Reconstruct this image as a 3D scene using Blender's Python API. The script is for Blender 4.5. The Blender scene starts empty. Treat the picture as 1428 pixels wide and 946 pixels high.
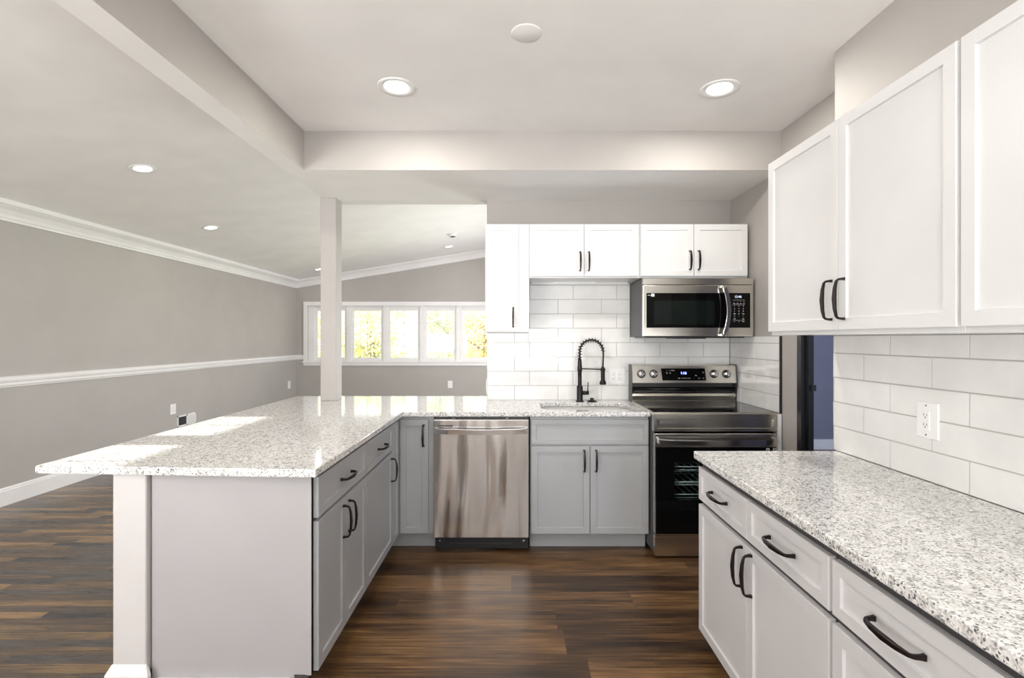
import bpy, bmesh, math, random
from mathutils import Vector, Matrix
random.seed(7)
S = bpy.context.scene
COL = S.collection
PI = math.pi
W, H = 1428, 946
F = 700.0            # focal length in pixels
CZ = 1.367           # eye height

# ------------------------------------------------------------------ camera
cam = bpy.data.cameras.new('camera'); camo = bpy.data.objects.new('camera', cam); COL.objects.link(camo)
cam.sensor_width = 36.0; cam.lens = F / W * 36.0
cam.shift_x = (W / 2 - 717.0) / W; cam.shift_y = (472.5 - H / 2) / W
cam.clip_start = 0.02; cam.clip_end = 200
camo.location = (0, 0, CZ); camo.rotation_euler = (PI / 2, 0, 0)
S.camera = camo
S.view_settings.view_transform = 'Standard'; S.view_settings.look = 'None'
S.view_settings.gamma = 1.0; S.view_settings.use_curve_mapping = False
S.view_settings.exposure = 0.06
try:
    S.cycles.max_bounces = 10; S.cycles.diffuse_bounces = 6; S.cycles.glossy_bounces = 4
    S.cycles.transparent_max_bounces = 12; S.cycles.sample_clamp_indirect = 6
    S.cycles.caustics_reflective = False; S.cycles.caustics_refractive = False
except Exception: pass

# ------------------------------------------------------------------ world, sun, fill lamps
wd = bpy.data.worlds.new('sky'); S.world = wd; wd.use_nodes = True
bg = wd.node_tree.nodes['Background']; bg.inputs[0].default_value = (0.93, 0.97, 1.0, 1); bg.inputs[1].default_value = 2.6
def lamp(kind, name, loc, rot, energy, color=(1, 1, 1), **kw):
    l = bpy.data.lights.new(name, kind); l.energy = energy; l.color = color
    for k, v in kw.items(): setattr(l, k, v)
    o = bpy.data.objects.new(name, l); COL.objects.link(o); o.location = loc; o.rotation_euler = rot
    return o
el = math.atan(0.45)
lamp('SUN', 'sun', (-12, 2, 6), (0, -(PI / 2 - el), 0), 14.0, (1, 0.96, 0.9), angle=0.012)
# fill lamps added at unseen openings behind the viewer and beside the living room
lamp('AREA', 'fill_lamp', (0.1, -2.70, 1.2), (PI / 2 + 1.3, 0, 0), 200, (1, 0.995, 0.99), shape='RECTANGLE', size=2.4, size_y=2.1)
lamp('AREA', 'fill_lamp', (-3.0, -2.70, 1.2), (PI / 2 + 1.2, 0, 0), 300, (1, 0.99, 0.985), shape='RECTANGLE', size=2.0, size_y=2.1)

lamp('AREA', 'fill_lamp', (1.06, 6.9, 1.3), (PI / 2 - 0.35, 0, PI / 2), 130, (0.98, 0.985, 1), shape='RECTANGLE', size=3.0, size_y=1.5)

# ------------------------------------------------------------------ materials
def mat(name, col, rough=0.5, metal=0.0, **kw):
    m = bpy.data.materials.new(name); m.use_nodes = True
    b = m.node_tree.nodes['Principled BSDF']
    b.inputs['Base Color'].default_value = (*col, 1); b.inputs['Roughness'].default_value = rough
    b.inputs['Metallic'].default_value = metal
    for k, v in kw.items(): b.inputs[k.replace('_', ' ')].default_value = v
    return m
class NT:
    def __init__(s, m): s.t = m.node_tree; s.b = s.t.nodes['Principled BSDF']
    def n(s, typ, **kw):
        nd = s.t.nodes.new(typ)
        for k, v in kw.items(): setattr(nd, k, v)
        return nd
    def put(s, sock, v):
        if hasattr(v, 'is_linked') or isinstance(v, bpy.types.NodeSocket): s.t.links.new(v, sock)
        else: sock.default_value = v
    def math(s, op, a, b=0.0, c=None):
        nd = s.n('ShaderNodeMath', operation=op); s.put(nd.inputs[0], a); s.put(nd.inputs[1], b)
        if c is not None: s.put(nd.inputs[2], c)
        return nd.outputs[0]
    def pos(s):
        return s.n('ShaderNodeNewGeometry').outputs['Position']
    def obj(s):
        return s.n('ShaderNodeTexCoord').outputs['Object']
    def sep(s, v):
        nd = s.n('ShaderNodeSeparateXYZ'); s.put(nd.inputs[0], v); return nd.outputs
    def comb(s, x, y, z):
        nd = s.n('ShaderNodeCombineXYZ')
        for i, v in enumerate((x, y, z)): s.put(nd.inputs[i], v)
        return nd.outputs[0]
    def noise(s, vec, scale, detail=2.0, rough=0.5):
        nd = s.n('ShaderNodeTexNoise'); s.put(nd.inputs['Vector'], vec)
        nd.inputs['Scale'].default_value = scale; nd.inputs['Detail'].default_value = detail; nd.inputs['Roughness'].default_value = rough
        return nd.outputs['Fac']
    def ramp(s, fac, stops, interp='LINEAR'):
        nd = s.n('ShaderNodeValToRGB'); s.put(nd.inputs[0], fac); cr = nd.color_ramp; cr.interpolation = interp
        while len(cr.elements) < len(stops): cr.elements.new(0.5)
        for e, (p, c) in zip(cr.elements, stops):
            e.position = p; e.color = (c, c, c, 1) if not isinstance(c, tuple) else (*c, 1)
        return nd.outputs[0]
    def mix(s, fac, a, b, typ='MIX'):
        nd = s.n('ShaderNodeMix', data_type='RGBA', blend_type=typ)
        s.put(nd.inputs[0], fac)
        for sock, v in ((nd.inputs[6], a), (nd.inputs[7], b)):
            if isinstance(v, tuple): v = (*v, 1)
            s.put(sock, v)
        return nd.outputs[2]
    def bump(s, h, strength=0.1, dist=0.01):
        nd = s.n('ShaderNodeBump'); s.put(nd.inputs['Height'], h); nd.inputs['Strength'].default_value = strength
        nd.inputs['Distance'].default_value = dist; s.t.links.new(nd.outputs[0], s.b.inputs['Normal'])
def paint(name, col, rough=0.55, bump=0.03):
    m = mat(name, col, rough); t = NT(m); p = t.pos()
    f = t.noise(p, 3.0, 3); c = t.ramp(f, [(0.3, tuple(x * 0.97 for x in col)), (0.7, tuple(min(1, x * 1.03) for x in col))])
    t.put(t.b.inputs['Base Color'], c); t.bump(t.noise(p, 220, 2), bump, 0.002)
    return m
M_wall = paint('wall_paint', (0.43, 0.405, 0.382), 0.6)
M_ceil = paint('ceiling_paint', (0.88, 0.87, 0.85), 0.65)
M_trim = paint('trim_paint', (0.83, 0.82, 0.81), 0.35, 0.01)
M_white = paint('white_cabinet_paint', (0.75, 0.75, 0.745), 0.32, 0.008)
M_frame_shade = paint('cabinet_frame_shaded', (0.05, 0.048, 0.05), 0.5, 0.008)  # cabinet gray painted near black to stand for shade in the door gaps
M_gray = paint('gray_cabinet_paint', (0.40, 0.405, 0.41), 0.35, 0.008)
M_gray_lit = paint('gray_cabinet_paint_lit', (0.66, 0.65, 0.655), 0.35, 0.008)  # gray cabinet paint lightened to carry the stronger light on the right run
M_grayl = paint('peninsula_panel_paint', (0.42, 0.405, 0.41), 0.45, 0.01)
M_post = paint('post_paint', (0.60, 0.58, 0.57), 0.4, 0.01)
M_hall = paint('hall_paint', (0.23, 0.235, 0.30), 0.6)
M_darktrim = mat('dark_door_casing', (0.012, 0.012, 0.013), 0.3)
M_pull = mat('dark_bronze', (0.035, 0.027, 0.026), 0.28, 0.85)
M_black = mat('matte_black_metal', (0.016, 0.016, 0.018), 0.35, 0.5)
M_bplas = mat('black_plastic', (0.012, 0.012, 0.013), 0.35)
M_bglass = mat('black_glass', (0.003, 0.003, 0.003), 0.04, Specular_IOR_Level=0.18)
M_cook = mat('cooktop_glass', (0.012, 0.012, 0.013), 0.06, Specular_IOR_Level=0.9)
M_plate = mat('white_plastic', (0.86, 0.86, 0.85), 0.3)
M_slot = mat('socket_slot', (0.08, 0.08, 0.08), 0.5)
M_grout = mat('grout', (0.46, 0.45, 0.43), 0.8)
M_side = mat('dark_gray_enamel', (0.05, 0.05, 0.052), 0.4)
M_ink = mat('white_print', (0.75, 0.75, 0.75), 0.5)
M_dink = mat('dark_print', (0.08, 0.07, 0.06), 0.5)
M_porc = mat('sink_steel', (0.82, 0.82, 0.81), 0.35, 0.3)
M_trans = mat('carton', (0.5, 0.4, 0.3), 0.8)
def steel(name, axis, col=(0.68, 0.65, 0.59), rough=0.22, wav=0.0):
    m = mat(name, col, rough, 1.0); t = NT(m)
    x, y, z = t.sep(t.obj())[:3]
    if axis == 'h': v = t.comb(t.math('MULTIPLY', x, 3.0), y, t.math('MULTIPLY', z, 900.0))
    else: v = t.comb(t.math('MULTIPLY', x, 900.0), y, t.math('MULTIPLY', z, 3.0))
    n = t.noise(v, 1.0, 2)
    h = n
    if wav:
        w = t.noise(t.comb(t.math('MULTIPLY', x, 8.0), y, t.math('MULTIPLY', z, 1.1)), 1.0, 1.0, 0.4)
        t.bump(t.math('MULTIPLY', w, wav), 1.0, 0.05)
    else: t.bump(h, 0.004, 0.001)
    t.put(t.b.inputs['Roughness'], t.ramp(n, [(0.3, rough * 0.85), (0.7, rough * 1.2)]))
    return m
M_steel = steel('brushed_steel', 'h')
M_steelD = steel('brushed_steel_door', 'h', (0.66, 0.63, 0.60), 0.18, 0.55)
M_chrome = mat('polished_steel', (0.72, 0.71, 0.70), 0.14, 1.0)
def granite():
    m = mat('granite', (0.7, 0.7, 0.68), 0.07); t = NT(m); p = t.pos()
    v = t.n('ShaderNodeTexVoronoi'); t.put(v.inputs['Vector'], p); v.inputs['Scale'].default_value = 250
    r = t.sep(v.outputs['Color'])[0]
    c1 = t.ramp(r, [(0.0, (0.14, 0.14, 0.145)), (0.045, (0.34, 0.335, 0.33)), (0.14, (0.62, 0.61, 0.59)), (0.34, (0.83, 0.82, 0.80)), (0.7, (0.92, 0.91, 0.89))], 'CONSTANT')
    v2 = t.n('ShaderNodeTexVoronoi'); t.put(v2.inputs['Vector'], p); v2.inputs['Scale'].default_value = 90
    r2 = t.sep(v2.outputs['Color'])[1]
    c2 = t.ramp(r2, [(0.0, (0.62, 0.62, 0.62)), (0.08, (0.88, 0.88, 0.87)), (0.3, (1, 1, 1))], 'CONSTANT')
    c = t.mix(1.0, c1, c2, 'MULTIPLY')
    n = t.ramp(t.noise(p, 30, 3), [(0.35, 0.86), (0.65, 1.0)])
    t.put(t.b.inputs['Base Color'], t.mix(1.0, c, n, 'MULTIPLY'))
    return m
M_gran = granite()
def planks(name, pw, pl, stops, grain=(3.0, 70.0), rough=0.3, seam=0.0016, varn=0.5, gw=0.5):
    m = mat(name, (0.2, 0.12, 0.07), rough); t = NT(m)
    x, y, z = t.sep(t.pos())[:3]
    ry = t.math('DIVIDE', y, pw); row = t.math('FLOOR', ry)
    wn = t.n('ShaderNodeTexWhiteNoise', noise_dimensions='1D'); t.put(wn.inputs['W'], row)
    rx = t.math('ADD', t.math('DIVIDE', x, pl), t.math('MULTIPLY', wn.outputs['Value'], 7.3)); ci = t.math('FLOOR', rx)
    wn2 = t.n('ShaderNodeTexWhiteNoise', noise_dimensions='3D'); t.put(wn2.inputs['Vector'], t.comb(ci, row, 3.3))
    rnd = wn2.outputs['Value']
    gx = t.math('ADD', t.math('MULTIPLY', x, grain[0]), t.math('MULTIPLY', rnd, 31.0))
    g = t.noise(t.comb(gx, t.math('MULTIPLY', y, grain[1]), 0.0), 1.0, 5, 0.62)
    g2 = t.noise(t.comb(t.math('MULTIPLY', gx, 0.6), t.math('MULTIPLY', y, 11.0), 4.0), 1.0, 3, 0.55)
    f = t.math('ADD', t.math('MULTIPLY', g, gw), t.math('MULTIPLY', g2, 1.0 - gw))
    f = t.math('ADD', f, t.math('MULTIPLY', t.math('SUBTRACT', rnd, 0.5), varn * 0.3))
    c = t.ramp(f, stops)
    fy = t.math('FRACT', ry); fx = t.math('FRACT', rx)
    sy = t.math('LESS_THAN', fy, seam / pw); sx = t.math('LESS_THAN', fx, seam / pl)
    s = t.math('MAXIMUM', sy, sx)
    c = t.mix(t.math('MULTIPLY', s, 0.6), c, (0.02, 0.012, 0.008))
    t.put(t.b.inputs['Base Color'], c)
    t.put(t.b.inputs['Roughness'], t.ramp(g, [(0.3, rough * 0.85), (0.7, rough * 1.25)]))
    t.bump(t.math('SUBTRACT', t.math('MULTIPLY', g, 0.15), s), 0.15, 0.001)
    return m
M_fk = planks('kitchen_plank_floor', 0.181, 1.22, [(0.34, (0.019, 0.010, 0.005)), (0.45, (0.062, 0.031, 0.013)), (0.55, (0.145, 0.074, 0.029)), (0.66, (0.26, 0.145, 0.06))], (2.6, 85), 0.33, gw=0.55)
M_fl = planks('living_strip_floor', 0.057, 0.9, [(0.33, (0.05, 0.043, 0.042)), (0.42, (0.14, 0.125, 0.12)), (0.48, (0.09, 0.066, 0.048)), (0.56, (0.17, 0.12, 0.078)), (0.66, (0.33, 0.205, 0.105))], (3.5, 150), 0.28, 0.001, 1.0, 0.62)
def tile_mat():
    m = mat('white_gloss_tile', (0.8, 0.795, 0.78), 0.1); t = NT(m); p = t.pos()
    t.put(t.b.inputs['Base Color'], t.ramp(t.noise(p, 6, 3), [(0.3, (0.74, 0.735, 0.72)), (0.7, (0.82, 0.815, 0.80))]))
    t.bump(t.noise(p, 14, 2), 0.12, 0.01)
    return m
M_tile = tile_mat()
def emit(name, col, st):
    m = bpy.data.materials.new(name); m.use_nodes = True; nt = m.node_tree; nt.nodes.clear()
    e = nt.nodes.new('ShaderNodeEmission'); e.inputs[0].default_value = (*col, 1); e.inputs[1].default_value = st
    o = nt.nodes.new('ShaderNodeOutputMaterial'); nt.links.new(e.outputs[0], o.inputs[0]); return m
M_lens = emit('lamp_lens', (1, 0.98, 0.95), 5)
M_blue = emit('blue_digits', (0.25, 0.35, 1.0), 6)
M_disp = emit('pale_digits', (0.75, 0.8, 1.0), 1.6)
def glass(name, tint, gl=0.06):
    m = bpy.data.materials.new(name); m.use_nodes = True; nt = m.node_tree; nt.nodes.clear()
    tr = nt.nodes.new('ShaderNodeBsdfTransparent'); tr.inputs[0].default_value = (*tint, 1)
    g = nt.nodes.new('ShaderNodeBsdfGlossy'); g.inputs['Roughness'].default_value = 0.02
    f = nt.nodes.new('ShaderNodeFresnel'); f.inputs[0].default_value = 1.45
    mx = nt.nodes.new('ShaderNodeMixShader'); o = nt.nodes.new('ShaderNodeOutputMaterial')
    nt.links.new(f.outputs[0], mx.inputs[0]); nt.links.new(tr.outputs[0], mx.inputs[1]); nt.links.new(g.outputs[0], mx.inputs[2]); nt.links.new(mx.outputs[0], o.inputs[0])
    return m
M_glass = glass('window_glass', (0.97, 0.98, 0.98))
M_tint = glass('tinted_oven_glass', (0.85, 0.92, 0.92))
M_racks = mat('oven_rack', (0.75, 0.75, 0.73), 0.3, 0.6)
M_cav = mat('oven_enamel', (0.03, 0.04, 0.045), 0.35)
M_micw = mat('microwave_window', (0.006, 0.009, 0.008), 0.06, Specular_IOR_Level=0.3)
def foliage(name, a, b):
    m = mat(name, a, 0.7); t = NT(m)
    t.put(t.b.inputs['Base Color'], t.ramp(t.noise(t.pos(), 1.6, 3), [(0.4, a), (0.6, b)])); return m

# ------------------------------------------------------------------ mesh helpers
class MB:
    def __init__(s): s.bm = bmesh.new(); s.mats = []
    def mi(s, m):
        if m is None: return 0
        if m not in s.mats: s.mats.append(m)
        return s.mats.index(m)
    def poly(s, vs, m=None, smooth=False):
        f = s.bm.faces.new([s.bm.verts.new(v) for v in vs]); f.material_index = s.mi(m); f.smooth = smooth; return f
    def hexa(s, b, t, m=None, mbot=None, bev=0.0, seg=1):   # b, t: four points each, counter-clockwise from above
        vb = [s.bm.verts.new(v) for v in b]; vt = [s.bm.verts.new(v) for v in t]
        fs = [s.bm.faces.new(vb[::-1]), s.bm.faces.new(vt)]
        for i in range(4): fs.append(s.bm.faces.new([vb[i], vb[(i + 1) % 4], vt[(i + 1) % 4], vt[i]]))
        for f in fs: f.material_index = s.mi(m)
        if mbot is not None: fs[0].material_index = s.mi(mbot)
        if bev:
            es = {e for f in fs for e in f.edges}
            bmesh.ops.bevel(s.bm, geom=list(es), offset=bev, segments=seg, affect='EDGES', profile=0.5, clamp_overlap=True)
        return fs
    def box(s, x0, x1, y0, y1, z0, z1, m=None, mbot=None, bev=0.0, seg=1):
        if x1 < x0: x0, x1 = x1, x0
        if y1 < y0: y0, y1 = y1, y0
        if z1 < z0: z0, z1 = z1, z0
        q = [(x0, y0), (x1, y0), (x1, y1), (x0, y1)]
        return s.hexa([(x, y, z0) for x, y in q], [(x, y, z1) for x, y in q], m, mbot, bev, seg)
    def prism(s, pts, z0, z1, m=None, bev=0.0, hole=None, seg=2):
        vb = [s.bm.verts.new((x, y, z0)) for x, y in pts]; vt = [s.bm.verts.new((x, y, z1)) for x, y in pts]
        n = len(pts); k = s.mi(m); top_e = []
        fb = s.bm.faces.new(vb[::-1]); ft = s.bm.faces.new(vt); fs = [fb, ft]
        for i in range(n): fs.append(s.bm.faces.new([vb[i], vb[(i + 1) % n], vt[(i + 1) % n], vt[i]]))
        for f in fs: f.material_index = k
        if bev:
            es = list(set(ft.edges) | set(fb.edges))
            bmesh.ops.bevel(s.bm, geom=es, offset=bev, segments=seg, affect='EDGES', profile=0.5, clamp_overlap=True)
    def extrude(s, prof, x0, x1, m=None, axis='x', smooth=False):  # prof: closed list of (y, z), swept along x
        def P(t, q): return (t, q[0], q[1]) if axis == 'x' else (q[0], t, q[1])
        a = [s.bm.verts.new(P(x0, q)) for q in prof]; b = [s.bm.verts.new(P(x1, q)) for q in prof]; n = len(prof); k = s.mi(m)
        fs = [s.bm.faces.new(a), s.bm.faces.new(b[::-1])]
        for i in range(n):
            f = s.bm.faces.new([a[i], b[i], b[(i + 1) % n], a[(i + 1) % n]]); f.smooth = smooth; fs.append(f)
        for f in fs: f.material_index = k
        bmesh.ops.recalc_face_normals(s.bm, faces=fs)
    def tube(s, pts, rad, m=None, n=10, rect=None, smooth=True, up=None):
        pts = [Vector(p) for p in pts]; k = s.mi(m); rings = []
        if not hasattr(rad, '__len__'): rad = [rad] * len(pts)
        ref = Vector(up) if up else None
        for i, p in enumerate(pts):
            d = (pts[min(i + 1, len(pts) - 1)] - pts[max(i - 1, 0)]).normalized()
            if ref is None:
                ref = Vector((0, 0, 1)) if abs(d.z) < 0.9 else Vector((1, 0, 0))
            u = (ref - d * ref.dot(d)).normalized(); v = d.cross(u)
            if not up: ref = u
            r = rad[i]
            if rect:
                a, b = rect; a *= r; b *= r
                rings.append([s.bm.verts.new(p + u * x + v * y) for x, y in ((a, b), (-a, b), (-a, -b), (a, -b))])
            else:
                rings.append([s.bm.verts.new(p + u * (r * math.cos(2 * PI * j / n)) + v * (r * math.sin(2 * PI * j / n))) for j in range(n)])
        fs = []
        for a, b in zip(rings, rings[1:]):
            q = len(a)
            for j in range(q):
                f = s.bm.faces.new([a[j], a[(j + 1) % q], b[(j + 1) % q], b[j]]); f.smooth = smooth and not rect; fs.append(f)
        fs.append(s.bm.faces.new(rings[0][::-1])); fs.append(s.bm.faces.new(rings[-1]))
        for f in fs: f.material_index = k
        bmesh.ops.recalc_face_normals(s.bm, faces=fs)
    def lathe(s, prof, o=(0, 0, 0), m=None, n=32, axis='z', smooth=True):  # prof: (r, h)
        o = Vector(o); k = s.mi(m); rings = []
        def P(r, h, a):
            c, d = r * math.cos(a), r * math.sin(a)
            return o + (Vector((c, d, h)) if axis == 'z' else Vector((c, -h, d)) if axis == 'y' else Vector((h, c, d)))
        for r, h in prof: rings.append([s.bm.verts.new(P(max(r, 1e-5), h, 2 * PI * j / n)) for j in range(n)])
        fs = []
        for a, b in zip(rings, rings[1:]):
            for j in range(n):
                f = s.bm.faces.new([a[j], a[(j + 1) % n], b[(j + 1) % n], b[j]]); f.smooth = smooth; fs.append(f)
        for rg in (rings[0], rings[-1]):
            f = s.bm.faces.new(rg); fs.append(f)
        for f in fs: f.material_index = k
        bmesh.ops.recalc_face_normals(s.bm, faces=fs)
    def shaker(s, x0, x1, z0, z1, m=None, t=0.019, rail=0.057, dep=0.008, y=0.0):
        fs = s.box(x0, x1, y - t, y, z0, z1, m)
        front = [f for f in fs if f.is_valid and abs(f.calc_center_median().y - (y - t)) < 1e-6][0]
        front.normal_update()
        edges = list(front.edges)
        r = bmesh.ops.inset_region(s.bm, faces=[front], thickness=rail, depth=0.0)
        bmesh.ops.inset_region(s.bm, faces=[front], thickness=0.0025, depth=-dep)
        bmesh.ops.bevel(s.bm, geom=[e for e in edges if e.is_valid], offset=0.0018, segments=2, affect='EDGES')
    def build(s, name, m=None, parent=None, loc=None, rz=0.0, smooth_angle=None):
        me = bpy.data.meshes.new(name)
        if m is not None and not s.mats: s.mats = [m]
        s.bm.normal_update(); s.bm.to_mesh(me); s.bm.free()
        for x in (s.mats or []): me.materials.append(x)
        o = bpy.data.objects.new(name, me); COL.objects.link(o)
        if parent: o.parent = parent
        if loc is not None: o.location = loc
        o.rotation_euler.z = rz
        return o
def thing(name, label, cat, loc=(0, 0, 0), rz=0.0, group=None):
    o = bpy.data.objects.new(name, None); o.empty_display_size = 0.1; COL.objects.link(o); o.location = loc; o.rotation_euler.z = rz
    return tag(o, label, cat, group)
def tag(o, label, cat, group=None):
    o['label'] = label; o['category'] = cat
    if group: o['group'] = group
    return o
def struct(o): o['kind'] = 'structure'; return o
def text(name, body, size, m, parent, loc, rot=(PI / 2, 0, 0), ext=0.0004, space=1.0):
    c = bpy.data.curves.new(name, 'FONT'); c.body = body; c.size = size; c.extrude = ext; c.align_x = 'CENTER'; c.align_y = 'CENTER'; c.space_character = space
    t = bpy.data.objects.new(name, c); COL.objects.link(t)
    me = bpy.data.meshes.new_from_object(t.evaluated_get(bpy.context.evaluated_depsgraph_get()))
    bpy.data.objects.remove(t); me.name = name
    me.materials.clear(); me.materials.append(m)
    o = bpy.data.objects.new(name, me); COL.objects.link(o); o.parent = parent; o.location = loc; o.rotation_euler = rot
    return o

# ------------------------------------------------------------------ room shell
LX, FY, BY = -4.176, 9.62, -2.5
def ceil_z(x): return 2.47 + (x - LX) * 0.1635
# left wall with two small high windows
b = MB(); wins = [(1.62, 2.21), (2.41, 3.01)]; zs, zh = 1.93, 2.185
def wl(y0, y1, z0, z1): b.box(LX - 0.14, LX, y0, y1, z0, z1, M_wall)
wl(BY, wins[0][0], -0.02, 2.62); wl(wins[0][1], wins[1][0], -0.02, 2.62); wl(wins[1][1], FY + 0.14, -0.02, 2.62)
for y0, y1 in wins: wl(y0, y1, -0.02, zs); wl(y0, y1, zh, 2.62)
struct(b.build('wall_left'))
for i, (y0, y1) in enumerate(wins):
    b = MB(); yy = (y0 + y1) / 2
    for a, c in ((y0, y0 + 0.01), (y1 - 0.01, y1), (yy - 0.008, yy + 0.008)): b.box(LX - 0.1, LX - 0.06, a, c, zs, zh, M_trim)
    b.box(LX - 0.1, LX - 0.06, y0, y1, zs, zs + 0.01, M_trim); b.box(LX - 0.1, LX - 0.06, y0, y1, zh - 0.01, zh, M_trim)
    w = struct(b.build('window_%d' % (i + 2)))
    b = MB(); b.box(LX - 0.082, LX - 0.078, y0 + 0.01, y1 - 0.01, zs + 0.01, zh - 0.01, M_glass); b.build('pane', parent=w)
# far wall with the long window
WX0, WX1, WZ0, WZ1 = -3.96, 0.40, 0.925, 2.005
b = MB()
def wf(x0, x1, z0, z1, sl=False):
    t0, t1 = (ceil_z(x0) + 0.02, ceil_z(x1) + 0.02) if sl else (z1, z1)
    b.hexa([(x0, FY, z0), (x1, FY, z0), (x1, FY + 0.14, z0), (x0, FY + 0.14, z0)], [(x0, FY, t0), (x1, FY, t1), (x1, FY + 0.14, t1), (x0, FY + 0.14, t0)], M_wall)
wf(LX, WX0, -0.02, 0, True); wf(WX1, 1.0, -0.02, 0, True); wf(WX0, WX1, -0.02, WZ0); wf(WX0, WX1, WZ1, 0, True)
struct(b.build('wall_far'))
b = MB(); b.box(1.0, 1.12, 3.95, 5.3, -0.02, 3.5, M_wall); b.box(1.0, 1.12, 8.5, FY + 0.14, -0.02, 3.5, M_wall); b.box(1.0, 1.12, 5.3, 8.5, -0.02, 0.4, M_wall); b.box(1.0, 1.12, 5.3, 8.5, 2.25, 3.5, M_wall); struct(b.build('wall_living_right'))
b = MB()
for y in (5.3, 6.35, 7.4, 8.45): b.box(1.01, 1.05, y, y + 0.05, 0.4, 2.25, M_trim)
b.box(1.01, 1.05, 5.3, 8.5, 0.4, 0.45, M_trim); b.box(1.01, 1.05, 5.3, 8.5, 2.2, 2.25, M_trim); struct(b.build('window_6'))  # unseen window and wall opening, made up to admit fill light
# sloping living room ceiling
b = MB()
def sl(x0, x1, y0, y1):
    b.hexa([(x0, y0, ceil_z(x0)), (x1, y0, ceil_z(x1)), (x1, y1, ceil_z(x1)), (x0, y1, ceil_z(x0))],
           [(x0, y0, ceil_z(x0) + 0.1), (x1, y0, ceil_z(x1) + 0.1), (x1, y1, ceil_z(x1) + 0.1), (x0, y1, ceil_z(x0) + 0.1)], M_ceil)
sl(LX - 0.14, -1.40, BY, 3.90); sl(LX - 0.14, 1.15, 3.90, FY + 0.14)
struct(b.build('ceiling_living'))
KZ = 2.667
b = MB(); b.box(-1.33, 1.86, BY, 3.2, KZ, KZ + 0.1, M_ceil); struct(b.build('ceiling'))
# beam between kitchen and living room, and the soffit across the kitchen
BX0, BX1, SZ = -1.438, -1.315, 2.423
b = MB(); b.box(BX0, BX1, BY, 3.86, SZ, 2.93, M_wall, M_ceil); struct(b.build('trim_beam'))
b = MB()
b.hexa([(BX1, 3.143, SZ), (1.70, 3.143, SZ), (1.70, 3.86, SZ), (BX1, 3.86, SZ)], [(BX1, 3.143, 2.95), (1.70, 3.143, 2.95), (1.70, 3.86, 2.95), (BX1, 3.86, 2.95)], M_wall, M_ceil)
struct(b.build('trim_soffit'))
# kitchen back wall (ends at the pass-through) 
b = MB()
b.box(-0.208, 1.80, 3.83, 3.95, -0.02, 3.40, M_wall); b.box(BX0, -0.208, 3.862, 3.95, SZ, 2.93, M_wall, M_ceil)
struct(b.build('wall_back'))
# alcove wall on the right of the range, with the doorway
def ax(y): return 1.652 + (3.83 - y) * 0.028
b = MB()
def wa(y0, y1, z0, z1):
    b.hexa([(ax(y0), y0, z0), (ax(y0) + 0.05, y0, z0), (ax(y1) + 0.05, y1, z0), (ax(y1), y1, z0)], [(ax(y0), y0, z1), (ax(y0) + 0.05, y0, z1), (ax(y1) + 0.05, y1, z1), (ax(y1), y1, z1)], M_wall)
DY0, DY1, DZ = 2.30, 2.91, 2.06
wa(DY1, 3.829, -0.02, 2.7); wa(2.20, DY1, DZ, 2.7); wa(2.20, DY0, -0.02, DZ)
struct(b.build('wall_alcove'))
b = MB()    # dark door casing with stops, strike plate
def wc(y0, y1, z0, z1, dx=0.018, dd=0.056):
    b.hexa([(ax(y0) - dx, y0, z0), (ax(y0) + dd, y0, z0), (ax(y1) + dd, y1, z0), (ax(y1) - dx, y1, z0)], [(ax(y0) - dx, y0, z1), (ax(y0) + dd, y0, z1), (ax(y1) + dd, y1, z1), (ax(y1) - dx, y1, z1)], M_darktrim)
wc(DY1 - 0.0, DY1 + 0.045, 0, DZ + 0.07, 0.012); wc(DY1 - 0.005, DY1 + 0.012, 0, DZ, 0.018); wc(DY0, DY1, DZ - 0.02, DZ + 0.07, 0.014)
wc(DY1 - 0.018, DY1 - 0.004, 0, DZ - 0.02, -0.018, 0.035); wc(DY0 - 0.02, DY0 + 0.02, 0, DZ)
dr = struct(b.build('door_1'))
b = MB(); b.box(1.713, 1.736, DY1 - 0.026, DY1 - 0.018, 1.065, 1.10, M_bplas); b.build('strike_plate', parent=dr)
# right kitchen wall (slightly out of square)
RS = 0.0206
def rx(y): return 1.453 + (2.274 - y) * RS
b = MB()
b.hexa([(rx(BY), BY, -0.02), (1.80, BY, -0.02), (1.80, 2.274, -0.02), (1.453, 2.274, -0.02)], [(rx(BY), BY, 2.7), (1.80, BY, 2.7), (1.80, 2.274, 2.7), (1.453, 2.274, 2.7)], M_wall)
struct(b.build('wall_right'))
# hall beyond the doorway
b = MB(); b.box(1.80, 4.9, 6.2, 6.3, -0.02, 2.7, M_hall); b.box(4.8, 4.9, 1.9, 6.2, -0.02, 2.7, M_hall); b.box(1.80, 4.9, 1.8, 1.9, -0.02, 2.7, M_hall)
b.box(1.80, 1.86, 3.95, 6.2, -0.02, 2.7, M_hall)
struct(b.build('wall_hall'))
b = MB(); b.box(1.80, 4.9, 1.9, 6.3, 2.6, 2.7, M_ceil); struct(b.build('ceiling_hall'))
b = MB(); b.box(1.86, 4.8, 6.185, 6.2, 0, 0.125, M_trim); b.box(1.86, 4.8, 6.180, 6.2, 0.03, 0.04, M_trim); struct(b.build('baseboard_hall'))
lamp('AREA', 'hall_fill_lamp', (3.3, 2.1, 1.5), (PI / 2, 0, 0), 75, (0.72, 0.8, 1.0), shape='RECTANGLE', size=1.2, size_y=1.2)  # added lamp, out of view, brightens the hall wall; no window here
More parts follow.
